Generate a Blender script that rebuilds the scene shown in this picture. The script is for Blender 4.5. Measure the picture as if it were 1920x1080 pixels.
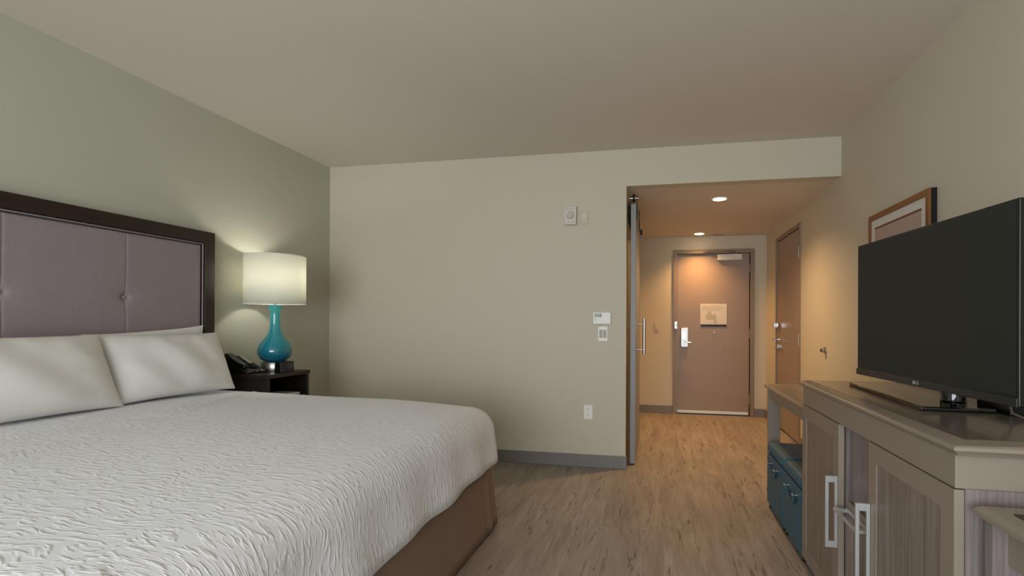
import bpy, bmesh, math, random
from mathutils import Vector, Matrix
random.seed(7)
for o in list(bpy.data.objects): bpy.data.objects.remove(o, do_unlink=True)
scene = bpy.context.scene
COL = scene.collection
PI = math.pi

# ------------------------------------------------------------------ camera
CAM = Vector((3.0226, -4.2572, 1.2282))
yaw, pitch, roll = 0.1974, 0.0017, 0.0048
FPX, PX, PY = 950.14, 1041.65, 600.75           # focal length and principal point, in px of 1920x1080
_f = Vector((-math.sin(yaw)*math.cos(pitch), math.cos(yaw)*math.cos(pitch), math.sin(pitch)))
_r = Vector((math.cos(yaw), math.sin(yaw), 0)); _u = _r.cross(_f)
r_ = _r*math.cos(roll) + _u*math.sin(roll); u_ = -_r*math.sin(roll) + _u*math.cos(roll)
cd = bpy.data.cameras.new('camera'); cam = bpy.data.objects.new('camera', cd); COL.objects.link(cam)
cam.matrix_world = Matrix.Translation(CAM) @ Matrix((r_, u_, -_f)).transposed().to_4x4()
cd.sensor_fit = 'HORIZONTAL'; cd.sensor_width = 36.0; cd.lens = FPX/1920*36.0
cd.shift_x = (960-PX)/1920; cd.shift_y = (PY-540)/1920; cd.clip_start = .02
scene.camera = cam

# ------------------------------------------------------------------ light and exposure
scene.view_settings.view_transform = 'Standard'; scene.view_settings.look = 'None'
scene.view_settings.gamma = 1; scene.view_settings.use_curve_mapping = False
scene.view_settings.exposure = 0.0
w = bpy.data.worlds.new('world'); scene.world = w; w.use_nodes = True
wn = w.node_tree.nodes; bgn = wn['Background']
sky = wn.new('ShaderNodeTexSky'); sky.sky_type = 'HOSEK_WILKIE'; sky.turbidity = 5; sky.sun_direction = (0.3, 0.6, 0.6)
w.node_tree.links.new(sky.outputs[0], bgn.inputs[0]); bgn.inputs[1].default_value = 1.2

def lamp(name, kind, loc, energy, col, rot=(0,0,0), **kw):
    ld = bpy.data.lights.new(name, kind); ld.energy = energy; ld.color = col
    for k, v in kw.items(): setattr(ld, k, v)
    o = bpy.data.objects.new(name, ld); o.location = loc; o.rotation_euler = rot; COL.objects.link(o); return o
DAY = 158.0
lamp('window_daylight', 'AREA', (2.35, -6.53, 1.28), DAY, (.84,.925,1.0), (PI/2,0,0), shape='RECTANGLE', size=3.0, size_y=1.85)
WARM = (1.0, .53, .185)

# ------------------------------------------------------------------ room dimensions
H = 2.6647; HH = 2.3585; XO = 2.769; XR = 4.411; YE = 2.71; YB = -6.7; BBH = .105

# ------------------------------------------------------------------ materials
def lin(h):
    c = [int(h[i:i+2], 16)/255 for i in (0,2,4)]
    return tuple((x/12.92 if x <= .04045 else ((x+.055)/1.055)**2.4) for x in c) + (1,)
def mat(name, col, rough=.5, metal=0, spec=.5, coat=0, bump=None, noise=None, **kw):
    """bump=(scale, strength, distance); noise=(scale, amount) tonal variation"""
    m = bpy.data.materials.new(name); m.use_nodes = True; nt = m.node_tree; b = nt.nodes['Principled BSDF']
    c = lin(col) if isinstance(col, str) else tuple(col)+(1,)
    b.inputs['Base Color'].default_value = c; b.inputs['Roughness'].default_value = rough
    b.inputs['Metallic'].default_value = metal; b.inputs['Specular IOR Level'].default_value = spec
    b.inputs['Coat Weight'].default_value = coat
    tc = nt.nodes.new('ShaderNodeTexCoord')
    if bump:
        n = nt.nodes.new('ShaderNodeTexNoise'); n.inputs['Scale'].default_value = bump[0]; n.inputs['Detail'].default_value = 4
        bm_ = nt.nodes.new('ShaderNodeBump'); bm_.inputs['Strength'].default_value = bump[1]; bm_.inputs['Distance'].default_value = bump[2]
        nt.links.new(tc.outputs['Object'], n.inputs['Vector']); nt.links.new(n.outputs[0], bm_.inputs['Height']); nt.links.new(bm_.outputs[0], b.inputs['Normal'])
    if noise:
        n = nt.nodes.new('ShaderNodeTexNoise'); n.inputs['Scale'].default_value = noise[0]; n.inputs['Detail'].default_value = 3
        mx = nt.nodes.new('ShaderNodeMix'); mx.data_type = 'RGBA'
        mx.inputs[6].default_value = tuple(x*(1-noise[1]) for x in c[:3])+(1,); mx.inputs[7].default_value = tuple(min(1, x*(1+noise[1])) for x in c[:3])+(1,)
        nt.links.new(tc.outputs['Object'], n.inputs['Vector']); nt.links.new(n.outputs[0], mx.inputs[0]); nt.links.new(mx.outputs[2], b.inputs['Base Color'])
    for k, v in kw.items(): b.inputs[k].default_value = v
    return m
def emat(name, col, strength):
    m = bpy.data.materials.new(name); m.use_nodes = True; b = m.node_tree.nodes['Principled BSDF']
    b.inputs['Base Color'].default_value = (.8,.8,.8,1); b.inputs['Emission Color'].default_value = tuple(col)+(1,); b.inputs['Emission Strength'].default_value = strength
    return m
def grain(name, c1, c2, scale=(60,60,2.2), rough=.45, bump=.1, coord='Object'):
    """fine straight wood grain, long along the axis with the small scale"""
    m = bpy.data.materials.new(name); m.use_nodes = True; nt = m.node_tree; b = nt.nodes['Principled BSDF']
    tc = nt.nodes.new('ShaderNodeTexCoord'); mp = nt.nodes.new('ShaderNodeMapping'); mp.inputs['Scale'].default_value = scale
    n = nt.nodes.new('ShaderNodeTexNoise'); n.inputs['Scale'].default_value = 1.0; n.inputs['Detail'].default_value = 6; n.inputs['Roughness'].default_value = .6
    cr = nt.nodes.new('ShaderNodeValToRGB'); cr.color_ramp.elements[0].position = .33; cr.color_ramp.elements[1].position = .68
    cr.color_ramp.elements[0].color = lin(c1); cr.color_ramp.elements[1].color = lin(c2)
    nt.links.new(tc.outputs[coord], mp.inputs[0]); nt.links.new(mp.outputs[0], n.inputs['Vector']); nt.links.new(n.outputs[0], cr.inputs[0]); nt.links.new(cr.outputs[0], b.inputs['Base Color'])
    bp = nt.nodes.new('ShaderNodeBump'); bp.inputs['Strength'].default_value = bump; bp.inputs['Distance'].default_value = .001
    nt.links.new(n.outputs[0], bp.inputs['Height']); nt.links.new(bp.outputs[0], b.inputs['Normal'])
    b.inputs['Roughness'].default_value = rough
    return m

def floor_mat():
    m = bpy.data.materials.new('grey_oak_vinyl'); m.use_nodes = True; nt = m.node_tree; b = nt.nodes['Principled BSDF']; N = nt.nodes.new; K = nt.links.new
    tc = N('ShaderNodeTexCoord')
    # planks along y
    mp = N('ShaderNodeMapping'); mp.inputs['Rotation'].default_value = (0,0,PI/2); K(tc.outputs['Object'], mp.inputs[0])
    br = N('ShaderNodeTexBrick'); br.inputs['Scale'].default_value = 1; br.inputs['Brick Width'].default_value = 1.22; br.inputs['Row Height'].default_value = .18
    br.inputs['Mortar Size'].default_value = .0012; br.inputs['Color1'].default_value = (.42,.42,.42,1); br.inputs['Color2'].default_value = (.58,.58,.58,1); br.inputs['Mortar'].default_value = (.36,.36,.36,1); br.offset = .37
    K(mp.outputs[0], br.inputs[0])
    # broad streaks
    m2 = N('ShaderNodeMapping'); m2.inputs['Scale'].default_value = (9,1.1,1); K(tc.outputs['Object'], m2.inputs[0])
    n1 = N('ShaderNodeTexNoise'); n1.inputs['Scale'].default_value = 1.6; n1.inputs['Detail'].default_value = 5; n1.inputs['Distortion'].default_value = .6; K(m2.outputs[0], n1.inputs['Vector'])
    # fine grain
    m3 = N('ShaderNodeMapping'); m3.inputs['Scale'].default_value = (90,4,1); K(tc.outputs['Object'], m3.inputs[0])
    n2 = N('ShaderNodeTexNoise'); n2.inputs['Scale'].default_value = 1.2; n2.inputs['Detail'].default_value = 4; K(m3.outputs[0], n2.inputs['Vector'])
    # thin dark cracks, broken up
    m4 = N('ShaderNodeMapping'); m4.inputs['Scale'].default_value = (10,.75,1); K(tc.outputs['Object'], m4.inputs[0])
    n3 = N('ShaderNodeTexNoise'); n3.inputs['Scale'].default_value = 1.3; n3.inputs['Detail'].default_value = 3; n3.inputs['Distortion'].default_value = .45; K(m4.outputs[0], n3.inputs['Vector'])
    sb = N('ShaderNodeMath'); sb.operation = 'SUBTRACT'; sb.inputs[1].default_value = .5; K(n3.outputs[0], sb.inputs[0])
    ab = N('ShaderNodeMath'); ab.operation = 'ABSOLUTE'; K(sb.outputs[0], ab.inputs[0])
    rp = N('ShaderNodeMapRange'); rp.inputs[1].default_value = 0; rp.inputs[2].default_value = .016; rp.inputs[3].default_value = 1; rp.inputs[4].default_value = 0; K(ab.outputs[0], rp.inputs[0])
    m5 = N('ShaderNodeMapping'); m5.inputs['Scale'].default_value = (16,3.2,1); K(tc.outputs['Object'], m5.inputs[0])
    n4 = N('ShaderNodeTexNoise'); n4.inputs['Scale'].default_value = 1.5; n4.inputs['Detail'].default_value = 2; K(m5.outputs[0], n4.inputs['Vector'])
    r4 = N('ShaderNodeMapRange'); r4.inputs[1].default_value = .44; r4.inputs[2].default_value = .56; K(n4.outputs[0], r4.inputs[0])
    mu = N('ShaderNodeMath'); mu.operation = 'MULTIPLY'; K(rp.outputs[0], mu.inputs[0]); K(r4.outputs[0], mu.inputs[1])
    mu2 = N('ShaderNodeMath'); mu2.operation = 'MULTIPLY'; mu2.inputs[1].default_value = .75; K(mu.outputs[0], mu2.inputs[0])
    cr = N('ShaderNodeValToRGB'); cr.color_ramp.elements[0].position = .3; cr.color_ramp.elements[1].position = .7
    cr.color_ramp.elements[0].color = lin('8b7e72'); cr.color_ramp.elements[1].color = lin('a3978a'); K(n1.outputs[0], cr.inputs[0])
    mg = N('ShaderNodeMix'); mg.data_type = 'RGBA'; mg.blend_type = 'OVERLAY'; mg.inputs[0].default_value = .35; K(cr.outputs[0], mg.inputs[6]); K(n2.outputs[0], mg.inputs[7])
    mb = N('ShaderNodeMix'); mb.data_type = 'RGBA'; mb.blend_type = 'OVERLAY'; mb.inputs[0].default_value = .5; K(mg.outputs[2], mb.inputs[6]); K(br.outputs[0], mb.inputs[7])
    mc = N('ShaderNodeMix'); mc.data_type = 'RGBA'; mc.inputs[7].default_value = lin('3e352e'); K(mu2.outputs[0], mc.inputs[0]); K(mb.outputs[2], mc.inputs[6])
    K(mc.outputs[2], b.inputs['Base Color']); b.inputs['Roughness'].default_value = .42; b.inputs['Specular IOR Level'].default_value = .35
    bp = N('ShaderNodeBump'); bp.inputs['Strength'].default_value = .12; bp.inputs['Distance'].default_value = .001; K(n2.outputs[0], bp.inputs['Height']); K(bp.outputs[0], b.inputs['Normal'])
    return m

def matelasse():
    """white quilted cotton, short wavy ridges running along u"""
    m = bpy.data.materials.new('white_matelasse'); m.use_nodes = True; nt = m.node_tree; b = nt.nodes['Principled BSDF']; N = nt.nodes.new; K = nt.links.new
    uv = N('ShaderNodeUVMap'); uv.uv_map = 'cloth'
    wv = N('ShaderNodeTexNoise'); wv.inputs['Scale'].default_value = 5; wv.inputs['Detail'].default_value = 1; K(uv.outputs[0], wv.inputs['Vector'])
    ms = N('ShaderNodeVectorMath'); ms.operation = 'MULTIPLY_ADD'; ms.inputs[1].default_value = (.10,.10,0); K(wv.outputs['Color'], ms.inputs[0]); K(uv.outputs[0], ms.inputs[2])
    mp = N('ShaderNodeMapping'); mp.inputs['Scale'].default_value = (21,74,1); K(ms.outputs[0], mp.inputs[0])
    n = N('ShaderNodeTexNoise'); n.inputs['Scale'].default_value = 1.0; n.inputs['Detail'].default_value = 1.5; n.inputs['Distortion'].default_value = .5; K(mp.outputs[0], n.inputs['Vector'])
    rp = N('ShaderNodeMapRange'); rp.interpolation_type = 'SMOOTHSTEP'; rp.inputs[1].default_value = .46; rp.inputs[2].default_value = .70; K(n.outputs[0], rp.inputs[0])
    bp = N('ShaderNodeBump'); bp.inputs['Strength'].default_value = .6; bp.inputs['Distance'].default_value = .0038; K(rp.outputs[0], bp.inputs['Height']); K(bp.outputs[0], b.inputs['Normal'])
    b.inputs['Base Color'].default_value = lin('e2e2e4'); b.inputs['Roughness'].default_value = .75; b.inputs['Sheen Weight'].default_value = .25; b.inputs['Specular IOR Level'].default_value = .3
    return m

M = dict(
 wall = mat('cream_wall_paint', 'cbc2ae', .7, bump=(160,.12,.0008)),
 lwall = mat('sage_wall_vinyl', 'b9b8a7', .7, bump=(120,.15,.001)),
 ceil = mat('ceiling_paint', 'dad1c4', .85, bump=(220,.15,.001)),
 floor = floor_mat(),
 base = mat('grey_rubber_baseboard', '7d7974', .5),
 doorp = mat('taupe_door_paint', '9a8778', .42, bump=(60,.05,.0006)),
 framep = mat('taupe_frame_paint', '8c7966', .42),
 barn = mat('grey_barn_door', '8b8a88', .45),
 steel = mat('brushed_steel', 'b9b6b0', .32, 1),
 dsteel = mat('dark_steel', '2e2a28', .4, .8),
 chrome = mat('polished_chrome', 'd6d6d6', .12, 1),
 white = mat('white_plastic', 'ece8de', .4),
 whitew = mat('warm_white_plastic', 'e0d8cc', .45),
 black = mat('black_plastic', '0c0c0d', .3),
 gloss = mat('gloss_black', '070708', .06, coat=.5),
 screen = mat('dark_screen', '252723', .55, spec=.35),
 espresso = grain('espresso_wood', '1d130e', '2b1c14', (40,6,40), .38),
 espressov = grain('espresso_wood_vertical', '170f0b', '221610', (40,40,6), .38),
 mauve = mat('mauve_woven_fabric', '8f8284', .9, bump=(420,.5,.0018), noise=(38,.09)),
 pillow = mat('white_cotton', 'dddad5', .85, bump=(14,.12,.010)),
 spread = matelasse(),
 skirt = mat('taupe_skirt_fabric', '86705f', .9, bump=(300,.3,.001)),
 matt = mat('mattress_ticking', 'd8d6d0', .9),
 teal = mat('teal_glazed_ceramic', '1f8a99', .12, coat=.6),
 cab = mat('taupe_lacquer', '8d8072', .38),
 cabtop = mat('greige_top', '8d8173', .3, noise=(3,.05)),
 tv_reflection = mat('gloss_tv_reflection_tone', '6a6056', .16, noise=(4,.06)),  # gloss of the cabinet top, base colour darkened as the television's reflection
 grain = grain('taupe_vertical_grain', '6f6158', '918377', (110,110,2.6), .45),
 grainp = grain('mauve_vertical_grain', '6f6362', '8f8480', (120,120,2.6), .45),
 bracket = mat('satin_aluminium', 'c9c8c6', .35, .6),
 blue = mat('blue_leatherette', '2f5f72', .5, bump=(300,.25,.0008)),
 gold = mat('bronze_frame', '8a6038', .35, .5),
 strobe = mat('pinkish_white_plastic', 'd2c8bb', .45),
 paper = mat('white_paper', 'd8d3ca', .8),
 navy = mat('navy_print', '1b1f3a', .6),
 greyp = mat('grey_print', 'bdb6ab', .8),
 rust = mat('rust_print', 'b39c8e', .8), rline = mat('rust_line', '7a4a38', .8),
 lcd = mat('green_lcd', '7d8677', .3), lcdd = mat('dark_lcd', '3b3f38', .3),
 cork = mat('brown_rubber', '4a3c30', .6),
)
def shade_mat():
    m = bpy.data.materials.new('white_linen_shade'); m.use_nodes = True; nt = m.node_tree; nt.nodes.clear(); N = nt.nodes.new; K = nt.links.new
    out = N('ShaderNodeOutputMaterial'); mx = N('ShaderNodeMixShader'); d = N('ShaderNodeBsdfDiffuse'); t = N('ShaderNodeBsdfTranslucent')
    d.inputs[0].default_value = (.84,.83,.78,1); t.inputs[0].default_value = (.90,.89,.80,1); mx.inputs[0].default_value = .6
    K(d.outputs[0], mx.inputs[1]); K(t.outputs[0], mx.inputs[2]); K(mx.outputs[0], out.inputs[0]); return m
M['shade'] = shade_mat()
M['bulb'] = emat('lit_bulb', (1,.965,.85), 115)
M['led'] = emat('lit_downlight_lens', (1,.72,.38), 22)
def teal_lamp():  # glaze that deepens from turquoise at the neck to petrol at the foot
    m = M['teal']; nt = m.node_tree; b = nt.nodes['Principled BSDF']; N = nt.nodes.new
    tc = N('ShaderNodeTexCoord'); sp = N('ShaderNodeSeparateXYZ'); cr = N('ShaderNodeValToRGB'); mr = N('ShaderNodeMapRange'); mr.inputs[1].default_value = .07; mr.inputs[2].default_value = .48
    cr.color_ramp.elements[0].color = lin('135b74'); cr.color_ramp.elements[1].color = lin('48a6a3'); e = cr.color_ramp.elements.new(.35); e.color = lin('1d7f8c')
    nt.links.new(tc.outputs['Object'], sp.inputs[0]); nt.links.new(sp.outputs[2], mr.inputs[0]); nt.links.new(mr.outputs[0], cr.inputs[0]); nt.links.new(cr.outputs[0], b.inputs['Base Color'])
teal_lamp()

# ------------------------------------------------------------------ mesh helpers
class MB:
    def __init__(s): s.bm = bmesh.new()
    def box(s, x0, x1, y0, y1, z0, z1, rot=None, piv=None):
        v = [s.bm.verts.new((x, y, z)) for x in (x0, x1) for y in (y0, y1) for z in (z0, z1)]
        for f in ((0,1,3,2),(4,6,7,5),(0,4,5,1),(2,3,7,6),(0,2,6,4),(1,5,7,3)): s.bm.faces.new([v[i] for i in f])
        if rot is not None:
            bmesh.ops.rotate(s.bm, verts=v, cent=piv or (0,0,0), matrix=rot)
        return s
    def prism(s, pts, axis, a0, a1):
        """pts: 2D outline; axis 0/1/2 = extrusion axis, outline in the two others in order"""
        def P(p, a):
            c = list(p); c.insert(axis, a); return c
        A = [s.bm.verts.new(P(p, a0)) for p in pts]; B = [s.bm.verts.new(P(p, a1)) for p in pts]; n = len(pts)
        s.bm.faces.new(A); s.bm.faces.new(B[::-1])
        for i in range(n): s.bm.faces.new((A[i], B[i], B[(i+1)%n], A[(i+1)%n]))
        return s
    def lathe(s, prof, c=(0,0,0), n=48, axis='Z', close=True):
        """prof: (radius, height) list"""
        rings = []
        for r, h in prof:
            ring = []
            for k in range(n):
                a = 2*PI*k/n; x, y = r*math.cos(a), r*math.sin(a)
                p = {'Z':(x,y,h),'X':(h,x,y),'Y':(x,h,y)}[axis]
                ring.append(s.bm.verts.new((p[0]+c[0], p[1]+c[1], p[2]+c[2])))
            rings.append(ring)
        for a, b in zip(rings, rings[1:]):
            for k in range(n): s.bm.faces.new((a[k], a[(k+1)%n], b[(k+1)%n], b[k]))
        if close: s.bm.faces.new(rings[0][::-1]); s.bm.faces.new(rings[-1])
        return s
    def tube(s, path, r, n=10):
        path = [Vector(p) for p in path]; rings = []; prev = None
        for i, p in enumerate(path):
            t = (path[min(i+1, len(path)-1)] - path[max(i-1, 0)]).normalized()
            a = prev if prev is not None else (Vector((0,0,1)) if abs(t.z) < .9 else Vector((1,0,0)))
            a = (a - t*a.dot(t)).normalized(); b = t.cross(a); prev = a
            rings.append([s.bm.verts.new(p + (a*math.cos(2*PI*k/n) + b*math.sin(2*PI*k/n))*r) for k in range(n)])
        for A, B in zip(rings, rings[1:]):
            for k in range(n): s.bm.faces.new((A[k], A[(k+1)%n], B[(k+1)%n], B[k]))
        s.bm.faces.new(rings[0][::-1]); s.bm.faces.new(rings[-1]); return s
    def build(s, name, m, parent=None, bevel=0, seg=2, smooth=True, ang=35, kind=None, label=None, subsurf=0):
        bmesh.ops.recalc_face_normals(s.bm, faces=s.bm.faces)
        if smooth:
            for f in s.bm.faces: f.smooth = True
            for e in s.bm.edges:
                if len(e.link_faces) == 2 and e.calc_face_angle(0) > math.radians(ang): e.smooth = False
        me = bpy.data.meshes.new(name); s.bm.to_mesh(me); s.bm.free(); me.materials.append(m)
        o = bpy.data.objects.new(name, me); COL.objects.link(o)
        if parent: o.parent = parent
        if bevel:
            b = o.modifiers.new('bevel', 'BEVEL'); b.width = bevel; b.segments = seg; b.limit_method = 'ANGLE'; b.angle_limit = math.radians(40); b.harden_normals = smooth
        if subsurf:
            q = o.modifiers.new('subsurf', 'SUBSURF'); q.levels = subsurf; q.render_levels = subsurf
        if kind: o['kind'] = kind
        if label: o['label'] = label
        return o
def thing(name, label, cat, loc=(0,0,0), rz=0, group=None):
    o = bpy.data.objects.new(name, None); COL.objects.link(o); o.location = loc; o.rotation_euler = (0,0,rz)
    o.empty_display_size = .05; o['label'] = label; o['category'] = cat
    if group: o['group'] = group
    return o
def tag(o, label, cat, group=None):
    o['label'] = label; o['category'] = cat
    if group: o['group'] = group
    return o
def S(name, mb, m, **kw): return mb.build(name, m, kind='structure', **kw)

# ================================================================== SETTING
S('floor', MB().box(-.15, XR+.15, YB-.15, YE+.15, -.12, 0), M['floor'])
S('ceiling', MB().box(-.15, XR+.15, YB-.15, .0, H, H+.12), M['ceil'])
S('ceiling_hall', MB().box(XO-1.9, XR+.15, .12, YE+.15, HH, HH+.12), M['ceil'], label='lower ceiling of the entry hall')
S('wall_left', MB().box(-.15, 0, YB-.15, .12, 0, H), M['lwall'])
# back wall: solid part and the header over the hall opening
wb = MB().prism([(-.15,0),(XO,0),(XO,HH),(XR+.15,HH),(XR+.15,H+.12),(-.15,H+.12)], 1, 0, .12)
S('wall_back', wb, M['wall'])
# right wall with the connecting door opening
DY0, DY1, DZ = 1.142, 2.108, 2.175       # clear opening
S('wall_right', MB().box(XR, XR+.15, YB-.15, DY0-.035, 0, H).box(XR, XR+.15, DY1+.035, YE+.15, 0, H).box(XR, XR+.15, DY0-.035, DY1+.035, DZ+.04, H), M['wall'])
# entry wall with the entry door opening
EX0, EX1, EZ = 3.285, 4.212, 2.134
S('wall_entry', MB().box(XO-1.9, EX0, YE, YE+.15, 0, HH).box(EX1, XR, YE, YE+.15, 0, HH).box(EX0, EX1, YE, YE+.15, EZ+.005, HH), M['wall'])
# hall left wall beyond the sliding door: doorway into the bathroom is open behind the door slab
BY0, BY1 = .22, 1.2
S('wall_hall', MB().box(XO-.12, XO, .12, BY0, 0, HH).box(XO-.12, XO, BY1, YE, 0, HH).box(XO-.12, XO, BY0, BY1, 2.1, HH), M['wall'])
S('wall_bathroom', MB().box(XO-1.9, XO-1.8, .12, YE, 0, HH), M['wall'])
# rear wall with the big window behind the camera
S('wall_rear', MB().box(-.15, .8, YB-.15, YB, 0, H).box(3.9, XR+.15, YB-.15, YB, 0, H).box(.8, 3.9, YB-.15, YB, 0, .32).box(.8, 3.9, YB-.15, YB, 2.25, H), M['wall'])
wf = MB()
for x in (.8, 2.33, 3.86): wf.box(x, x+.04, YB-.1, YB-.04, .32, 2.25)
wf.box(.8, 3.9, YB-.1, YB-.04, .32, .36).box(.8, 3.9, YB-.1, YB-.04, 2.21, 2.25)
S('window_1', wf, M['white'])
# baseboards
def bb(n, *b): S(n, MB().box(*b), M['base'], bevel=.003)
bb('baseboard_back', 0, XO+.012, -.012, 0, 0, BBH)
bb('baseboard_left', 0, .012, YB, -.012, 0, BBH)
bb('baseboard_right', XR-.012, XR, YB, DY0-.036, 0, BBH)
bb('baseboard_right_far', XR-.012, XR, DY1+.036, YE-.012, 0, BBH)
bb('baseboard_entry_left', XO+.012, EX0-.052, YE-.012, YE, 0, BBH)
bb('baseboard_entry_right', EX1+.052, XR-.012, YE-.012, YE, 0, BBH)
bb('baseboard_hall', XO, XO+.012, BY1+.01, YE-.012, 0, BBH)

# entry door ---------------------------------------------------------
fr = MB().prism([(EX0-.05,0),(EX0,0),(EX0,EZ),(EX1,EZ),(EX1,0),(EX1+.05,0),(EX1+.05,EZ+.052),(EX0-.05,EZ+.052)], 1, YE-.022, YE+.15)
S('trim_1', fr, M['framep'], bevel=.003, label='taupe steel frame of the entry door')
d1 = MB().box(EX0+.006, EX1-.006, YE+.022, YE+.067, .052, EZ-.006).build('door_1', M['doorp'], bevel=.002, kind='structure')
YD = YE+.022
MB().box(EX0+.012, EX1-.012, YD-.012, YD-.0005, .016, .046).build('door_sweep', M['white'], d1, bevel=.002, label='white door sweep')
MB().box(EX0, EX1, YE-.0, YE+.15, .0005, .009).build('threshold', M['dsteel'], d1)
lk = MB().prism([(3.338,.902),(3.338,1.14),(3.345,1.148),(3.425,1.148),(3.432,1.14),(3.432,.902),(3.425,.892),(3.345,.892)], 1, YD-.032, YD-.0005).build('door_lock', M['steel'], d1, bevel=.006, seg=3, label='silver electronic lock plate')
MB().box(3.352, 3.40, YD-.036, YD-.031, 1.0, 1.085).build('lock_cover', M['chrome'], lk, bevel=.004)
MB().lathe([(.014,0),(.017,.012),(.011,.03),(.011,.044)], (3.372, YD-.077, .962), 20, 'Y').tube([(3.372,YD-.072,.962),(3.40,YD-.078,.963),(3.47,YD-.078,.958)], .0095).build('door_handle', M['chrome'], lk)
MB().lathe([(.013,0),(.011,.006),(.005,.008)], (3.768, YD-.009, 1.088), 20, 'Y').build('peephole', M['chrome'], d1)
cl = MB().box(3.802, 4.108, YE-.038, YE+.018, 2.040, 2.117).build('door_closer', M['whitew'], d1, bevel=.005, label='off-white closer box')
MB().tube([(4.03,YE-.01,2.118),(4.03,YE-.01,2.140)], .012).tube([(4.03,YE-.012,2.146),(3.90,YE-.13,2.150),(3.93,YE-.12,2.156)], .008).tube([(3.93,YE-.12,2.158),(3.66,YE-.03,2.162)], .008).box(3.62, 3.70, YE-.036, YE-.0225, 2.152, 2.172).build('closer_arm', M['framep'], cl)
for z in (1.93, 1.08, .22):
    MB().tube([(EX1-.002,YD-.008,z-.057),(EX1-.002,YD-.008,z+.057)], .0085, 12).build('hinge', M['framep'], d1)
gd = MB().box(3.252, 3.292, YE-.038, YE-.0225, 1.135, 1.232).tube([(3.285,YE-.045,1.16),(3.285,YE-.045,1.205)], .008).build('latch_guard', M['steel'], d1, bevel=.003)
# notice on the door
nt_ = MB().box(3.588, 3.925, YD-.005, YD-.0005, 1.165, 1.468).build('door_notice', M['paper']); tag(nt_, 'white evacuation notice with dark bottom band fixed to the entry door', 'sign')
MB().box(3.590, 3.923, YD-.0065, YD-.0052, 1.166, 1.196).build('printed_band', M['navy'], nt_)
pr = MB()
pr.box(3.66, 3.79, YD-.0060, YD-.0052, 1.26, 1.33).box(3.68, 3.73, YD-.0060, YD-.0052, 1.33, 1.37).box(3.76, 3.80, YD-.0060, YD-.0052, 1.21, 1.26)
for k in range(5): pr.box(3.61, 3.61+.22+.03*(k%3), YD-.0060, YD-.0052, 1.440-k*.014, 1.443-k*.014)
pr.build('printed_plan', M['greyp'], nt_)

# connecting door in the right wall ---------------------------------
fr = MB().prism([(DY0-.035,0),(DY0,0),(DY0,DZ),(DY1,DZ),(DY1,0),(DY1+.035,0),(DY1+.035,DZ+.042),(DY0-.035,DZ+.042)], 0, XR-.012, XR+.15)
S('trim_2', fr, M['framep'], bevel=.003, label='taupe steel frame of the side door')
d2 = MB().box(XR+.004, XR+.049, DY0+.005, DY1-.005, .02, DZ-.006).build('door_2', M['doorp'], bevel=.002, kind='structure')
for z in (1.92, 1.055, .18):
    MB().tube([(XR-.008,DY0+.012,z-.06),(XR-.008,DY0+.012,z+.06)], .010, 12).box(XR-.004, XR+.0035, DY0+.014, DY0+.05, z-.057, z+.057).build('hinge', M['steel'], d2, bevel=.001)
MB().lathe([(.036,0),(.036,.014),(.026,.024)], (XR-.021, DY1-.09, 1.195), 24, 'X').box(XR-.062, XR-.018, DY1-.118, DY1-.062, 1.168, 1.222).build('deadbolt', M['chrome'], d2, bevel=.003)
MB().lathe([(.034,0),(.034,.008),(.018,.016)], (XR-.020+.016, DY1-.09, 1.03), 24, 'X').tube([(XR,DY1-.09,1.03),(XR-.06,DY1-.09,1.03),(XR-.068,DY1-.10,1.03),(XR-.068,DY1-.20,1.027)], .010).build('door_handle', M['chrome'], d2)
MB().box(XR-.02, XR+.003, DY1-.118, DY1-.066, .93, .972).tube([(XR-.018,DY1-.09,.95),(XR-.042,DY1-.07,.945)], .009).build('catch', M['chrome'], d2, bevel=.003)

# sliding barn door at the hall's left wall --------------------------
bd = thing('barn_door', 'grey sliding barn door seen edge-on at the left of the entry hall', 'door', (2.8225, .13, .012))
MB().box(-.0225, .0225, 0, 1.06, 0, 2.225).build('door_panel', M['barn'], bd, bevel=.002)
for yy in (.16,):
    MB().tube([(.09,yy,.930),(.09,yy,1.245)], .0145, 16).build('handle_bar', M['steel'], bd)
    for zz in (.97, 1.195): MB().tube([(.0228,yy,zz),(.09,yy,zz)], .008, 12).build('handle_post', M['steel'], bd)
for yy in (.05, .70):
    hg = MB().box(.0230, .029, yy-.016, yy+.016, 2.10, 2.31).box(-.029, -.0230, yy-.016, yy+.016, 2.10, 2.31).lathe([(.014,-.012),(.034,-.011),(.034,.011),(.014,.012)], (0, yy, 2.285), 20, 'X').build('roller', M['dsteel'], bd, bevel=.002)
    MB().lathe([(.009,-.036),(.009,.036)], (0, yy, 2.285), 12, 'X').build('axle_bolt', M['chrome'], hg)
rl = thing('barn_door_rail', 'dark steel rail with an end stop above the grey sliding door', 'rail', (XO, .13, 2.19))
MB().box(.010, .018, 0, 1.42, .040, .075).build('rail_bar', M['dsteel'], rl, bevel=.001)
for yy in (.14, .60, 1.02, 1.36): MB().tube([(0.001,yy,.057),(.0195,yy,.057)], .010, 12).build('standoff', M['dsteel'], rl)
MB().box(.0185, .088, 1.375, 1.415, .015, .072).build('end_stop', M['dsteel'], rl, bevel=.003)

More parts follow.
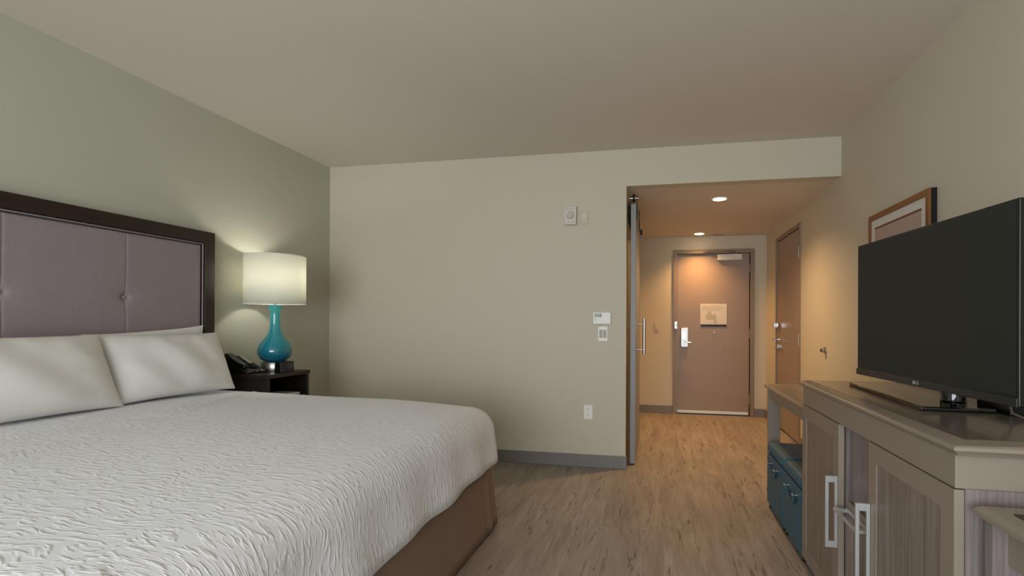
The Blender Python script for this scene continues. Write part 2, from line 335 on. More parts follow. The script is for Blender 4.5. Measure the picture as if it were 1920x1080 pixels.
# ================================================================== WALL FITTINGS (back wall plane y = 0)
def plate(name, label, cat, x0, x1, z0, z1, d=.008, m='white', y=0): 
    t = thing(name, label, cat, ((x0+x1)/2, y, (z0+z1)/2)); w_, h_ = (x1-x0)/2, (z1-z0)/2
    MB().box(-w_, w_, -d, -.0005, -h_, h_).build('cover_plate', M[m], t, bevel=min(.003, d/3)); return t
al = plate('fire_strobe', 'white square alarm strobe high on the cream wall, left of a small blank sensor', 'alarm', 2.249, 2.352, 2.045, 2.198, .045, 'strobe')
MB().lathe([(.026,-.061),(.034,-.046)], (0.002,0,.004), 24, 'Y').build('lens', M['chrome'], al)
MB().box(-.040,.040,-.0465,-.0455,.052,.058).box(-.040,.040,-.0465,-.0455,-.060,-.054).box(.0515,.0528,-.035,-.012,-.05,.02).build('grille', M['greyp'], al)
se = plate('wall_sensor', 'small cream blank sensor plate just right of the alarm strobe', 'sensor', 2.378, 2.450, 2.052, 2.165, .010, 'wall')
MB().lathe([(.012,-.014),(.014,-.0095)], (0,0,.01), 18, 'Y').build('sensor_eye', M['whitew'], se)
th = plate('thermostat', 'white wall thermostat with small grey display above the light switch', 'thermostat', 2.498, 2.645, 1.207, 1.305, .026)
MB().box(-.064,-.018,-.0275,-.0255,.008,.038).build('display', M['lcd'], th); MB().box(-.017,-.003,-.0275,-.0255,.008,.038).build('display_window', M['lcdd'], th)
MB().box(-.060,-.050,-.0285,-.0255,-.018,-.010).build('button', M['lcd'], th)
sw = plate('light_switch', 'white double rocker light switch just below the thermostat', 'switch', 2.538, 2.618, 1.063, 1.186)
for dx in (-.016, .016): MB().box(dx-.013, dx+.013, -.013, -.0075, -.034, .034).build('rocker', M['greyp'], sw, bevel=.002)
ou = plate('power_outlet', 'white duplex power outlet low on the cream wall', 'outlet', 2.421, 2.495, .402, .523)
for dz in (-.022, .022):
    MB().lathe([(.0165,-.0095),(.0165,-.0075)], (0,0,dz), 20, 'Y').build('socket', M['white'], ou)
    MB().box(-.007,-.005,-.0101,-.0094,dz-.004,dz+.006).box(.005,.007,-.0101,-.0094,dz-.004,dz+.006).lathe([(.0025,-.0101),(.0025,-.0094)], (0,0,dz-.010), 8, 'Y').build('slots', M['lcdd'], ou)
hs = plate('hall_switch', 'cream light switch on the warm-lit wall left of the entry door', 'switch', 2.985, 3.055, 1.108, 1.225, .008, 'wall', YE)
MB().box(-.016,.016,-.013,-.0075,-.034,.034).build('rocker', M['wall'], hs, bevel=.002)
dc = thing('wall_door_catch', 'small round steel door catch on the right wall beside the television', 'door stop', (XR, .355, .995))
MB().lathe([(.030,0),(.029,-.008),(.016,-.014),(.014,-.022),(.019,-.026),(.019,-.034)], (0,0,0), 24, 'X').build('catch_body', M['steel'], dc)
MB().lathe([(.014,-.0342),(.012,-.040)], (0,0,0), 20, 'X').build('rubber_tip', M['cork'], dc)

# ceiling fittings of the hall
for i, (x, y, lab) in enumerate(((3.58,.583,'recessed round downlight in the hall ceiling nearer to the bedroom'), (3.548,2.446,'recessed round downlight in the hall ceiling close to the entry door'))):
    t = thing('downlight', lab, 'ceiling light', (x, y, HH), 0, 'hall downlights')
    MB().lathe([(.057,-.001),(.078,-.001),(.080,-.004),(.076,-.007),(.060,-.007),(.057,-.003)], n=40, close=False).build('trim_ring', M['white'], t)
    MB().lathe([(.0565,-.004),(.050,-.010),(.028,-.014),(.001,-.015)], n=40, close=False).build('lens', M['led'], t)
    l = lamp('downlight_glow', 'SPOT', (x, y, HH-.03), (118, 92)[i], ((1,.61,.28), WARM)[i], spot_size=math.radians((145, 122)[i]), spot_blend=1.0, shadow_soft_size=.055)
vt = thing('ceiling_vent', 'thin dark linear vent slot in the hall ceiling beside the far downlight', 'vent', (3.78, 2.505, HH))
MB().box(-.08,.08,-.03,.03,-.006,-.0005).build('vent_frame', M['ceil'], vt, bevel=.002)
MB().box(-.072,.072,-.012,.012,-.009,-.0062).build('slot', M['cork'], vt)
lamp('bathroom_ceiling_light', 'POINT', (XO-.9, .9, 2.15), 12, (1,.62,.28), shadow_soft_size=.12)

# ================================================================== HEADBOARD AND BED
HY0, HY1, HZ = -3.61, -1.333, 1.815
hb = thing('headboard', 'dark-framed headboard with mauve tufted fabric panel on the left wall', 'headboard', (0, (HY0+HY1)/2, 0))
hw = (HY1-HY0)/2; F = .078
MB().prism([(-hw,.0),(-hw,HZ),(hw,HZ),(hw,.0),(hw-F,.0),(hw-F,HZ-F),(-hw+F,HZ-F),(-hw+F,0)], 0, .001, .075).build('frame', M['espresso'], hb, bevel=.003)
# padded panel with seams and buttons
ny, nz = 150, 80; pw = hw-F-.004; z0, z1 = .35, HZ-F-.004
bm = bmesh.new(); seams = [-1.91-(HY0+HY1)/2, -2.47-(HY0+HY1)/2, -3.03-(HY0+HY1)/2]; BZ = 1.352
def pad(y, z):
    e = min(pw-abs(y), z-z0, z1-z); d = .060*(1-math.exp(-max(e,0)/.006))+.004
    for s_ in seams:
        d -= .0035*math.exp(-abs(y-s_)/.005)
        q = math.hypot(y-s_, z-BZ); d -= .020*math.exp(-(q/.022)**2) + .006*math.exp(-(q/.07)**2)
    return d
ys = sorted(set([-pw+2*pw*i/ny for i in range(ny+1)] + [s_+k*.004 for s_ in seams for k in range(-8,9)]+[-pw+.006,pw-.006,-pw+.018,pw-.018]))
zs = sorted(set([z0+(z1-z0)*j/nz for j in range(nz+1)] + [BZ+k*.005 for k in range(-7,8)]+[z1-.006,z1-.018]))
G = [[bm.verts.new((pad(y,z), y, z)) for z in zs] for y in ys]
for i in range(len(ys)-1):
    for j in range(len(zs)-1): bm.faces.new((G[i][j], G[i+1][j], G[i+1][j+1], G[i][j+1]))
p = MB(); p.bm = bm; p.build('padded_panel', M['mauve'], hb, ang=80)
MB().prism([(-pw-.001,z0),(-pw-.001,z1+.001),(pw+.001,z1+.001),(pw+.001,z0),(pw-.006,z0),(pw-.006,z1-.006),(-pw+.006,z1-.006),(-pw+.006,z0)], 0, .058, .067).build('piping', M['mauve'], hb, bevel=.002)
for s_ in seams: MB().lathe([(.013,.032),(.012,.037),(.006,.040)], (.010,s_,BZ), 20, 'X').build('button', M['mauve'], hb)

bed = thing('bed', 'large bed with white mattress and taupe skirt against the headboard', 'bed', (0,0,0))
BX1, BN, BF = 2.05, -3.57, -1.33
MB().box(.09, BX1-.04, BN+.05, BF-.05, .04, .40).build('box_spring', M['skirt'], bed, bevel=.03, seg=3)
MB().box(.09, BX1-.01, BN+.02, BF-.02, .401, .665).build('mattress', M['matt'], bed, bevel=.05, seg=4)

def contour(x0, x1, y0, y1, R, step=.02):
    """open contour: starts at head end of the near side, round the foot, back to head end of the far side"""
    pts = []
    def seg(a, b):
        n = max(1, int((Vector(b)-Vector(a)).length/step))
        for k in range(n): pts.append(((a[0]+(b[0]-a[0])*k/n, a[1]+(b[1]-a[1])*k/n), nrm))
    nrm = (0,-1); seg((x0,y0),(x1-R,y0))
    for k in range(13):
        a = -PI/2 + PI/2*k/12; pts.append(((x1-R+R*math.cos(a), y0+R+R*math.sin(a)), (math.cos(a), math.sin(a))))
    nrm = (1,0); seg((x1,y0+R),(x1,y1-R))
    for k in range(13):
        a = PI/2*k/12; pts.append(((x1-R+R*math.cos(a), y1-R+R*math.sin(a)), (math.cos(a), math.sin(a))))
    nrm = (0,1); seg((x1-R,y1),(x0,y1)); pts.append(((x0,y1),(0,1)))
    return pts
# skirt: hanging panel with pleats at the corners
bm = bmesh.new(); C_ = contour(.10, BX1, BN, BF, .05); rows = []
for j, z in enumerate([.455,.36,.25,.15,.07,.018]):
    t = (.455-z)/.44; row = []
    for (p_, n_) in C_:
        dc_ = min(math.hypot(p_[0]-BX1, p_[1]-BF), math.hypot(p_[0]-BX1, p_[1]-BN))
        fl = .042*t + (.020*t*math.cos(dc_*48)*math.exp(-dc_/.12)) + .004*t*math.sin(p_[1]*5+p_[0]*4)
        row.append(bm.verts.new((p_[0]+n_[0]*fl, p_[1]+n_[1]*fl, z)))
    rows.append(row)
for a, b in zip(rows, rows[1:]):
    for k in range(len(a)-1): bm.faces.new((a[k], a[k+1], b[k+1], b[k]))
p = MB(); p.bm = bm; sk = p.build('bed_skirt', M['skirt'], bed, ang=60, label='taupe skirt')
so = sk.modifiers.new('solid', 'SOLIDIFY'); so.thickness = .004; so.offset = -1

# coverlet -----------------------------------------------------------
def topz(x, y):
    z = .765 - .035*min(1, max(0, (x-.1)/1.95)) - .02*max(0, (x-1.3)/.8)**2
    z += .018*(1-((y-(BN+BF)/2)/1.15)**2)
    z += .010*math.exp(-((x-(.62+.27*(-1.9-y)/1.05))/.025)**2)*(1 if y < -1.45 else 0)        # turned-over edge under the cloth
    z += .0035*math.sin(x*5.3+y*2.1)*math.sin(y*3.7-x*1.7)
    return z
bm = bmesh.new(); uvl = bm.loops.layers.uv.new('cloth'); U = {}
cx0, cx1, cy0, cy1, R = .10, 2.100, BN-.055, BF+.035, .17
C2 = contour(cx0, cx1, cy0, cy1, R, .018)
rr = .14; rows = []
prof = []                                     # (inset, drop below top, arc length outward from the end of the flat)
for k in range(9):
    a = PI/2*k/8; prof.append((rr*(1-math.sin(a)), rr*(1-math.cos(a)), rr*a))
for k, dz in enumerate((.18,.21,.24,.28,.322)): prof.append((-.004*(k+1), dz, rr*PI/2+dz-rr))
for j, (ins, drop, arc) in enumerate(prof):
    row = []
    for i, (p_, n_) in enumerate(C2):
        wv = (.006*math.sin(i*.31)+.004*math.sin(i*.13+1))*min(1, drop/.3)
        bx, by = p_[0]-n_[0]*(ins-wv), p_[1]-n_[1]*(ins-wv)
        fx, fy = p_[0]-n_[0]*rr, p_[1]-n_[1]*rr
        z = topz(fx, fy)-drop - (.012*math.sin(i*.05)+.006*math.sin(i*.21))*(drop/.34 if drop > .2 else 0)
        v = bm.verts.new((bx, by, z)); U[v] = (fx+n_[0]*arc, fy+n_[1]*arc); row.append(v)
    rows.append(row)
for a, b in zip(rows, rows[1:]):
    for k in range(len(a)-1): bm.faces.new((a[k], a[k+1], b[k+1], b[k]))
# top: concentric shrink of the contour's flat edge, so the grid stays fine
inner = rows[0]; n_top = 34; cyc = (cy0+cy1)/2
last = inner
for j in range(1, n_top+1):
    s_ = 1-j/n_top; row = []
    for i, v in enumerate(inner):
        bx = cx0 + (v.co.x-cx0)*(s_ if v.co.x > cx0+1e-4 else 1); by = cyc+(v.co.y-cyc)*s_
        q = bm.verts.new((bx, by, topz(bx, by))); U[q] = (bx, by); row.append(q)
    for k in range(len(last)-1): bm.faces.new((last[k], last[k+1], row[k+1], row[k]))
    last = row
bmesh.ops.remove_doubles(bm, verts=last, dist=.0005)
bm.verts.ensure_lookup_table()
for f in bm.faces:
    for l in f.loops:
        l[uvl].uv = U.get(l.vert, (l.vert.co.x, l.vert.co.y))
for v in inner: pass
p = MB(); p.bm = bm; cov = p.build('coverlet', M['spread'], ang=80); tag(cov, 'white textured matelasse coverlet draped over the bed', 'bedspread')
so = cov.modifiers.new('solid', 'SOLIDIFY'); so.thickness = .006; so.offset = -1

# pillows ------------------------------------------------------------
def pillow(label, loc, tilt, rz, W=.74, Hh=.44, T=.10, seed=0, roll_=0):
    rnd = random.Random(seed); ph = [rnd.uniform(0,6) for _ in range(8)]
    bm = bmesh.new(); nu, nv = 40, 28; sides = []
    for sgn in (1, -1):
        g = []
        for i in range(nu+1):
            row = []
            for j in range(nv+1):
                a, b = -1+2*i/nu, -1+2*j/nv
                pull = .055*(1-abs(a)**3)*(abs(b)**3) ; pull2 = .05*(1-abs(b)**3)*(abs(a)**3)
                x = a*W/2*(1-pull2); z = b*Hh/2*(1-pull*1.2)
                t = T*(1 if sgn < 0 else .5)*((1-abs(a)**2.6)*(1-abs(b)**2.4))**.55
                wr = .010*math.sin(7*a+3*b+ph[0])*(1-a*a)*(1-b*b)+.011*math.sin(15*a*(1+.3*b)+ph[1])*max(0, abs(b)-.45)*(1-abs(b)) * 3
                wr += .016*math.sin(11*b+4*a+ph[2])*max(0, abs(a)-.55)*(1-abs(a))*4
                row.append(bm.verts.new((x, sgn*(t+wr*(t/T)), z+Hh/2)))
            g.append(row)
        sides.append(g)
        for i in range(nu):
            for j in range(nv):
                q = (g[i][j], g[i+1][j], g[i+1][j+1], g[i][j+1]); bm.faces.new(q if sgn < 0 else q[::-1])
    bmesh.ops.remove_doubles(bm, verts=bm.verts, dist=.0004)
    m_ = Matrix.Rotation(rz, 4, 'Z') @ Matrix.Rotation(tilt, 4, 'X') @ Matrix.Rotation(roll_, 4, 'Y')
    bm.transform(m_)
    p = MB(); p.bm = bm; o = p.build('bed_pillow', M['pillow'], ang=120, subsurf=1); o.location = loc
    return tag(o, label, 'pillow', 'white pillows on the bed')
# local x = width, local -y = face; rz = 90deg turns the face towards +x
pillow('white pillow at the right, in front, nearest the bedside lamp', (.335,-1.805,.778), math.radians(-23), math.radians(90-3), .73, .405, .085, 1)
pillow('white pillow leaning behind the right-hand one, only a corner showing', (.125,-1.795,.798), math.radians(-2), math.radians(90), .74, .378, .032, 2, math.radians(-3.5))
pillow('white pillow at the left, in front, cut by the photo edge', (.36,-2.605,.778), math.radians(-23), math.radians(90+1), .94, .410, .09, 3)
pillow('white pillow hidden behind the left-hand one against the headboard', (.125,-2.78,.782), math.radians(-2), math.radians(90), .86, .34, .030, 4)

# ================================================================== NIGHTSTAND AND WHAT STANDS ON IT
NX, NY0, NY1, NZ = .42, -1.25, -.83, .85
ns = thing('nightstand', 'dark espresso nightstand with open cubby beside the bed', 'nightstand', (NX/2, (NY0+NY1)/2, 0))
a, b = NX/2, (NY1-NY0)/2
MB().box(-a+.014, a+.006, -b-.006, b+.006, NZ-.028, NZ).build('top', M['espresso'], ns, bevel=.003)
for s_ in (-1, 1): MB().box(-a+.016, a, min(s_*b, s_*(b-.022)), max(s_*b, s_*(b-.022)), 0.0005, NZ-.0285).build('side_panel', M['espressov'], ns, bevel=.002)
MB().box(-a+.016, -a+.030, -b+.0225, b-.0225, .1, NZ-.029).build('back_panel', M['espressov'], ns)
MB().box(-a+.031, a-.004, -b+.0225, b-.0225, .655, .675).build('shelf', M['espresso'], ns)
dr = MB().box(a-.022, a-.002, -b+.025, b-.025, .40, .648).build('drawer', M['espresso'], ns, bevel=.003)
MB().box(a, a+.018, -.06, .06, .53, .545).build('pull', M['steel'], dr, bevel=.003)
dr = MB().box(a-.022, a-.002, -b+.025, b-.025, .10, .392).build('drawer', M['espresso'], ns, bevel=.003)
MB().box(a, a+.018, -.06, .06, .28, .295).build('pull', M['steel'], dr, bevel=.003)
pd = MB().box(.20, .395, -1.09, -.90, .6755, .690).build('notepad', M['paper'], bevel=.002); tag(pd, 'white notepad lying in the open cubby of the nightstand', 'notepad')

tl = thing('table_lamp', 'lit table lamp with white drum shade and teal bottle base', 'lamp', (.240, -.972, NZ))
MB().lathe([(.090,.0005),(.092,.004),(.092,.062),(.088,.068),(.05,.070)], n=48).build('base', M['steel'], tl)
bp_ = [(.040,.0702),(.075,.074),(.100,.095),(.116,.128),(.118,.155),(.108,.190),(.088,.220),(.066,.248),(.050,.275),(.041,.305),(.036,.345),(.033,.39),(.034,.425),(.039,.455),(.046,.478),(.049,.487),(.045,.489),(.030,.487)]
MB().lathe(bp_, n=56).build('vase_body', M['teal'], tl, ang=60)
MB().lathe([(.012,.488),(.012,.53),(.007,.535),(.007,.60),(.018,.602),(.018,.655)], n=20).build('stem', M['steel'], tl)
MB().lathe([(.010,.655),(.022,.67),(.030,.70),(.028,.725),(.015,.742),(.003,.746)], n=24).build('bulb', M['bulb'], tl)
sh = MB().lathe([(.206,.496),(.206,.853)], n=72, close=False).build('lamp_shade', M['shade'], tl)
so = sh.modifiers.new('solid', 'SOLIDIFY'); so.thickness = .0015
for h in (.498, .851):
    pts = [(.2065*math.cos(2*PI*k/48), .2065*math.sin(2*PI*k/48), h) for k in range(49)]; MB().tube(pts, .0028, 8).build('shade_ring', M['white'], sh)
MB().tube([(0,-.205,.60),(0,.205,.60)], .002, 6).tube([(-.205,0,.60),(.205,0,.60)], .002, 6).build('shade_spider', M['steel'], sh)

ph = thing('telephone', 'black desk telephone with silver faceplate on the nightstand beside the pillow', 'telephone', (.115, -1.155, NZ))
MB().prism([(-.085,.0005),(.135,.0005),(.135,.012),(.04,.055),(-.06,.118),(-.085,.118)], 1, -.085, .075).build('body', M['black'], ph, bevel=.006, seg=3)
MB().prism([(.128,.018),(.042,.058),(-.050,.116),(-.050,.1195),(.046,.062),(.132,.022)], 1, .035, .072).build('faceplate', M['steel'], ph, bevel=.001)
MB().prism([(-.070,.122),(-.058,.142),(-.03,.138),(.0,.110),(.06,.078),(.092,.070),(.108,.050),(.10,.032),(.085,.045),(.055,.052),(-.01,.085),(-.04,.103),(-.06,.112)], 1, -.080, -.030).build('handset', M['black'], ph, bevel=.008, seg=3)
cpts = [(.105+.012*math.sin(k*.95)+k*.0012, -.03+.004*k*.6, .016+.010*math.cos(k*.95)) for k in range(40)]
MB().tube(cpts, .003, 6).build('coiled_cord', M['chrome'], ph)
kp = MB()
for i in range(4):
    for j in range(3):
        x = .105-i*.018; kp.box(x-.006, x+.006, .022+j*.02-.006, .022+j*.02+.006, .026+i*.0105+.004, .026+i*.0105+.010)
kp.build('keypad', M['black'], ph)

ck = thing('alarm_clock', 'small black alarm clock with grey display in front of the teal lamp', 'clock', (.365, -1.025, NZ))
MB().prism([(-.028,.0005),(.030,.0005),(.024,.076),(-.024,.076)], 1, -.068, .068).build('body', M['black'], ck, bevel=.004, seg=2)
MB().prism([(.0275,.030),(.0288,.030),(.0262,.063),(.0249,.063)], 1, -.004, .058).build('display', mat('clock_display', '3a3b3b', .25), ck)

# ================================================================== TV CABINET
TX0, TZ = 3.727, .94          # front of the top, top height
CY1, CY0 = -1.49, -2.87       # far end, near end (of the top)
XB = XR-.001
tvc = thing('television_cabinet', 'taupe television cabinet with grain doors and bracket handles along the right wall', 'cabinet', (0,0,0))
# top with an eased border: outline of cross section swept round as stacked rings
bm = bmesh.new(); rings = []
for ins, z in ((.018,TZ-.036),(.012,TZ-.028),(.0,TZ-.020),(0,TZ-.012),(.006,TZ-.008),(.042,TZ)):
    rings.append([bm.verts.new(v) for v in ((TX0+ins,CY0+ins,z),(TX0+ins,CY1-ins,z),(XB,CY1-ins,z),(XB,CY0+ins,z))])
for A, B in zip(rings, rings[1:]):
    for k in range(4): bm.faces.new((A[k], A[(k+1)%4], B[(k+1)%4], B[k]))
bm.faces.new(rings[0]); bm.faces.new(rings[-1])
p = MB(); p.bm = bm; tp = p.build('top', M['cabtop'], tvc, bevel=.0015)
MB().box(TX0+.043, XB-.002, CY0+.043, CY1-.043, TZ+.0002, TZ+.0006).build('tv_reflection_sheet', M['tv_reflection'], tp, label='glossy top sheet darkened to stand in for the television reflection')  # added sheet: dark television reflection put into its colour, sloped border left lighter
HX = 3.747; DF = 3.745; ZD1 = .817; ZB = .055
MB().box(HX, XB, CY0+.035, CY1-.02, ZD1+.003, TZ-.0365).build('header', M['cab'], tvc, bevel=.0015)
# carcass
MB().box(DF+.024, XB, CY0+.036, CY0+.058, ZB, ZD1+.0025).build('end_panel', M['grainp'], tvc, label='near end panel with pale vertical grain')
MB().box(DF+.024, XB, CY1-.042, CY1-.021, ZB, ZD1+.0025).build('side_panel', M['cab'], tvc)
MB().box(DF+.024, XB, -2.045, -2.025, ZB+.021, ZD1+.0025).build('divider', M['grainp'], tvc)
MB().box(DF+.024, XB, -2.325, -2.305, ZB+.021, ZD1+.0025).build('divider', M['grainp'], tvc)
MB().box(DF+.024, XB, CY0+.0585, CY1-.0425, ZB, ZB+.020).build('bottom', M['cab'], tvc)
MB().box(XB-.012, XB, CY0+.0585, CY1-.0425, ZB+.0205, ZD1+.0025).build('back_panel', M['cab'], tvc)
MB().box(DF+.07, XB-.02, CY0+.06, CY1-.06, .0005, ZB-.0005).build('plinth', M['cork'], tvc)
def loop_handle(parent, x0, x1, yc, z0, z1, vert=True):
    """rectangular loop bracket standing off the front (plane x-z when vertical, x-y when level)"""
    t, w_ = .006, .012
    if vert:
        m_ = MB()
        m_.box(x0, x0+w_, yc-t, yc+t, z0, z1).box(x1-w_*.9, x1, yc-t, yc+t, z0, z1).box(x0+w_, x1-w_*.9, yc-t, yc+t, z0, z0+.026).box(x0+w_, x1-w_*.9, yc-t, yc+t, z1-.026, z1)
        return m_.build('handle', M['bracket'], parent, bevel=.0015)
    y0, y1 = yc; m_ = MB()
    m_.box(x0, x0+w_, y0, y1, z0-t, z0+t).box(x1-w_*.9, x1, y0, y1, z0-t, z0+t).box(x0+w_, x1-w_*.9, y0, y0+.024, z0-t, z0+t).box(x0+w_, x1-w_*.9, y1-.024, y1, z0-t, z0+t)
    return m_.build('handle', M['bracket'], parent, bevel=.0015)
def framed_door(name, y0, y1, z0, z1, parent, x=DF, th=.022, fw=.062, label=None):
    d = MB()
    d.prism([(y0,z0),(y1,z0),(y1,z1),(y0,z1)], 0, x+.006, x+th)                         # slab behind
    d = d.box(x, x+.006, y0, y0+fw, z0, z1).box(x, x+.006, y1-fw, y1, z0, z1).box(x, x+.006, y0+fw, y1-fw, z0, z0+fw).box(x, x+.006, y0+fw, y1-fw, z1-fw, z1)
    o = d.build(name, M['cab'], parent, label=label)
    MB().box(x+.003, x+.0059, y0+fw+.0005, y1-fw-.0005, z0+fw+.0005, z1-fw-.0005).build('grain_panel', M['grain'], o)
    return o
dA = framed_door('door', -2.022, CY1-.018, ZB, ZD1, tvc)
loop_handle(dA, DF-.046, DF-.0005, -2.012, .315, .605)
dB = framed_door('door', CY0+.036, -2.318, ZB, ZD1, tvc)
loop_handle(dB, DF-.046, DF-.0005, -2.330, .315, .605)
loop_bracket_y = (-2.29, -2.06)
MB().box(DF+.034, DF+.054, -2.303, -2.047, .525, ZD1-.004).build('drawer', M['grainp'], tvc)
dC = framed_door('drawer', -2.303, -2.047, ZB+.024, .518, tvc, x=DF+.026, fw=.05)
loop_handle(dC, DF-.032, DF+.0255, loop_bracket_y, .488, 0, False)

# far luggage desk and near writing desk
def desk(name, label, y0, y1, legs, grom=None):
    t = thing(name, label, 'desk', (0,0,0)); z = .797
    bm = bmesh.new(); rings = []
    for ins, zz in ((.012,z-.030),(.0,z-.022),(0,z-.010),(.005,z-.006),(.012,z)):
        rings.append([bm.verts.new(v) for v in ((3.765+ins,y0+ins,zz),(3.765+ins,y1-ins,zz),(XB,y1-ins,zz),(XB,y0+ins,zz))])
    for A, B in zip(rings, rings[1:]):
        for k in range(4): bm.faces.new((A[k], A[(k+1)%4], B[(k+1)%4], B[k]))
    bm.faces.new(rings[0]); bm.faces.new(rings[-1]); p = MB(); p.bm = bm; p.build('top', M['cabtop'], t, bevel=.001)
    return t
fd = desk('luggage_desk', 'low taupe open desk with side leg just past the television cabinet', -1.506, -.465, None)
MB().box(3.790, 3.812, -1.506, -.520, .703, .7665).build('apron', M['cab'], fd, bevel=.001)
MB().box(3.785, 3.862, -.519, -.480, .0005, .7665).build('leg', M['cab'], fd, bevel=.002)
MB().box(XR-.09, XR-.014, -.519, -.480, .0005, .7665).build('leg', M['cab'], fd, bevel=.002)
MB().box(3.863, XR-.0145, -.515, -.484, .7035, .7665).build('side_rail', M['cab'], fd)
nd = desk('writing_desk', 'taupe writing desk top with apron at the near end of the television cabinet', -4.25, -2.872, None)
MB().box(3.822, 3.842, -4.2, -2.90, .668, .7665).build('apron', M['cab'], nd, bevel=.001)
MB().box(3.79, XB, -2.90, -2.874, .0005, .7665).build('end_panel', M['grainp'], nd, label='pale mauve grain support panel')
MB().box(3.79, XB, -4.24, -4.205, .0005, .7665).build('end_panel', M['cab'], nd)
pb = MB().prism([(3.812,-3.20),(3.93,-3.20),(3.93,-2.935),(3.812,-2.935)], 2, .7973, .7995).build('power_tray', M['cork'], nd, bevel=.0005)
MB().box(3.83, 3.915, -3.18, -2.96, .7996, .8006).build('tray_plate', M['dsteel'], pb)

# blue storage ottomans under the far desk
def ottoman(label, y0, y1, hy):
    t = thing('storage_ottoman', label, 'ottoman', (3.752, (y0+y1)/2, 0), 0, 'blue ottomans under the desk'); h = (y1-y0)/2; D = .46
    for x in (.03, D-.03):
        for y in (-h+.03, h-.03): MB().lathe([(.018,.0005),(.022,.03)], (x,y,0), 14).build('foot', M['black'], t)
    MB().box(0, D, -h, h, .031, .36).build('body', M['blue'], t, bevel=.010, seg=3)
    MB().box(-.001, D+.001, -h-.001, h+.001, .362, .428).build('lid', M['blue'], t, bevel=.026, seg=4)
    hd = MB().prism([(hy-.100,.318),(hy-.082,.270),(hy-.04,.246),(hy+.04,.246),(hy+.082,.270),(hy+.100,.318),(hy+.074,.318),(hy+.060,.290),(hy+.03,.273),(hy-.03,.273),(hy-.060,.290),(hy-.074,.318)], 0, -.016, -.009).build('strap_handle', M['blue'], t, bevel=.002)
    for s_ in (-1, 1): MB().lathe([(.010,0),(.010,-.020),(.005,-.024)], (-.0005, hy+s_*.086, .312), 16, 'X').build('stud', M['chrome'], hd, bevel=.001)
    return t
ottoman('teal-blue storage ottoman under the desk, the far one', -1.075, -.640, .02)
ottoman('teal-blue storage ottoman under the desk, next to the cabinet door', -1.478, -1.082, 0)

# ================================================================== TELEVISION
A_ = Vector((3.906,-1.76)); B_ = Vector((3.988,-2.66)); mid = (A_+B_)/2; dv = (A_-B_); Wt = dv.length
ang_ = math.atan2(dv.y, dv.x) - PI/2          # local +y runs from near end to far end
tv = thing('television', 'large flat television with dark screen on the taupe cabinet', 'television', (mid.x, mid.y, TZ), ang_)
hwt = Wt/2; Z0, Z1 = .059, .632
MB().box(0, .045, -hwt, hwt, Z0, Z1).box(.045, .075, -hwt*.72, hwt*.72, Z0+.06, Z1-.12).build('housing', M['black'], tv, bevel=.004, seg=3)
MB().box(-.0015, .003, -hwt+.012, hwt-.010, Z0+.032, Z1-.010).build('screen', M['screen'], tv)
MB().box(-.006, .002, -hwt+.001, hwt-.001, Z0, Z0+.026).build('lower_bezel', mat('dark_bezel', '1a1c1a', .25), tv, bevel=.002)
fc = bpy.data.curves.new('logo_text', 'FONT'); fc.body = 'LG'; fc.size = .017; fc.extrude = .0004; fc.align_x = 'CENTER'; fc.align_y = 'CENTER'
to = bpy.data.objects.new('tmp', fc); COL.objects.link(to); bpy.context.view_layer.update()
tm = bpy.data.meshes.new_from_object(to.evaluated_get(bpy.context.evaluated_depsgraph_get())); bpy.data.objects.remove(to)
tm.transform(Matrix.Translation((-.0068, -.004, Z0+.013)) @ Matrix(((0,0,-1,0),(-1,0,0,0),(0,1,0,0),(0,0,0,1)))); tm.materials.clear(); tm.materials.append(M['bracket'])
lg = bpy.data.objects.new('logo', tm); COL.objects.link(lg); lg.parent = tv
MB().lathe([(.007,-.0068),(.007,-.0062)], (0, .016, Z0+.013), 20, 'X').build('logo_mark', M['bracket'], tv)
inv = Matrix.Rotation(-ang_, 3, 'Z')
def tvl(x, y, z=0): v = inv @ Vector((x-mid.x, y-mid.y, 0)); return (v.x, v.y, z)
nk = tvl(4.045, -2.235)
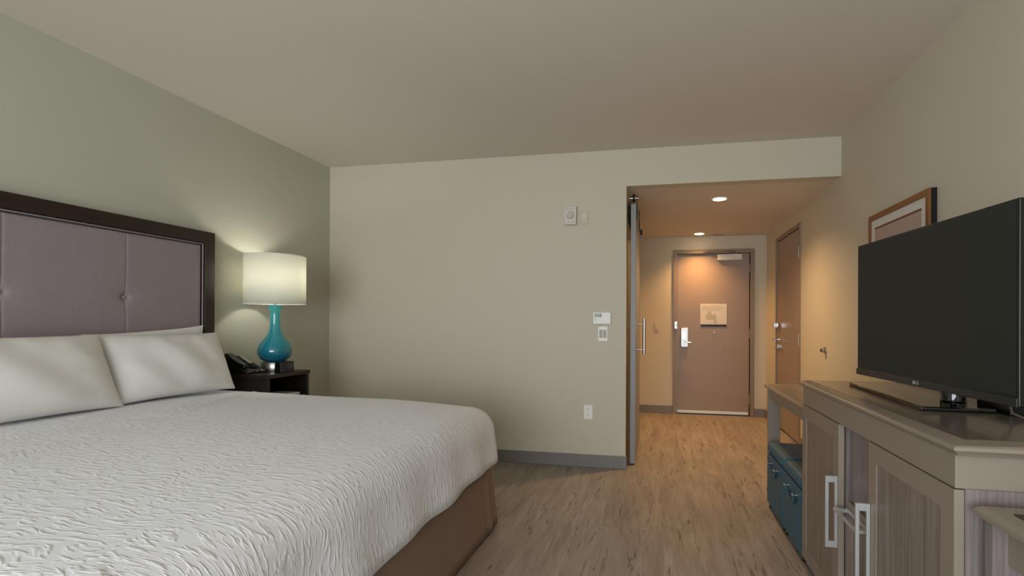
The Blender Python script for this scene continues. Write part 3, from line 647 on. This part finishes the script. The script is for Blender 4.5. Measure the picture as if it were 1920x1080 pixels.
MB().lathe([(.040,.016),(.038,.022),(.038,.05),(.042,.10),(.044,.14)], (nk[0],nk[1],0), 32).box(.046, nk[0]+.02, nk[1]-.05, nk[1]+.05, .10, .22).build('neck', M['gloss'], tv, bevel=.003)
q = [tvl(3.892,-1.70), tvl(3.872,-2.392), tvl(4.085,-2.405), tvl(4.085,-1.69)]
MB().prism([(a_[0], a_[1]) for a_ in q], 2, .0008, .0145).build('stand_base', M['gloss'], tv, bevel=.005, seg=3)
cb = MB().box(4.098, 4.36, -2.44, -2.27, TZ+.001, TZ+.032).build('cable_box', M['black'], bevel=.003); tag(cb, 'slim black cable box on the cabinet top behind the television', 'cable box')
cw = MB().tube([(4.035,-2.50,1.01),(4.06,-2.50,.985),(4.065,-2.505,.96),(4.09,-2.52,.9468),(4.20,-2.56,.9468),(4.32,-2.58,.9468),(4.395,-2.56,.9468)], .004, 8).build('power_cable', M['cork']); tag(cw, 'thin dark cable looping down behind the television', 'cable')

# ================================================================== FRAMED PICTURE on the right wall
pf = thing('framed_picture', 'brown-framed picture hung on the right wall partly hidden by the television', 'picture', (XR, -.995, 1.615))
pyh, pzh = .375, .300
MB().prism([(-pyh,-pzh),(pyh,-pzh),(pyh,pzh),(-pyh,pzh)], 0, -.028, -.003).build('backing', M['black'], pf)
fm = MB().box(-.040,-.0285,-pyh,-pyh+.035,-pzh,pzh).box(-.040,-.0285,pyh-.035,pyh,-pzh,pzh).box(-.040,-.0285,-pyh+.035,pyh-.035,-pzh,-pzh+.035).box(-.040,-.0285,-pyh+.035,pyh-.035,pzh-.035,pzh).build('frame', M['gold'], pf, bevel=.0015)
MB().box(-.0325,-.0285,-pyh+.0355,pyh-.0355,-pzh+.0355,pzh-.0355).build('mat_board', M['paper'], pf)
pr = MB().box(-.0335,-.0326,-pyh+.085,pyh-.085,-pzh+.085,pzh-.085).build('print', M['rust'], pf)
MB().box(-.0342,-.0336,-pyh+.085,pyh-.085,pzh-.097,pzh-.085).build('print_border', M['rline'], pr)
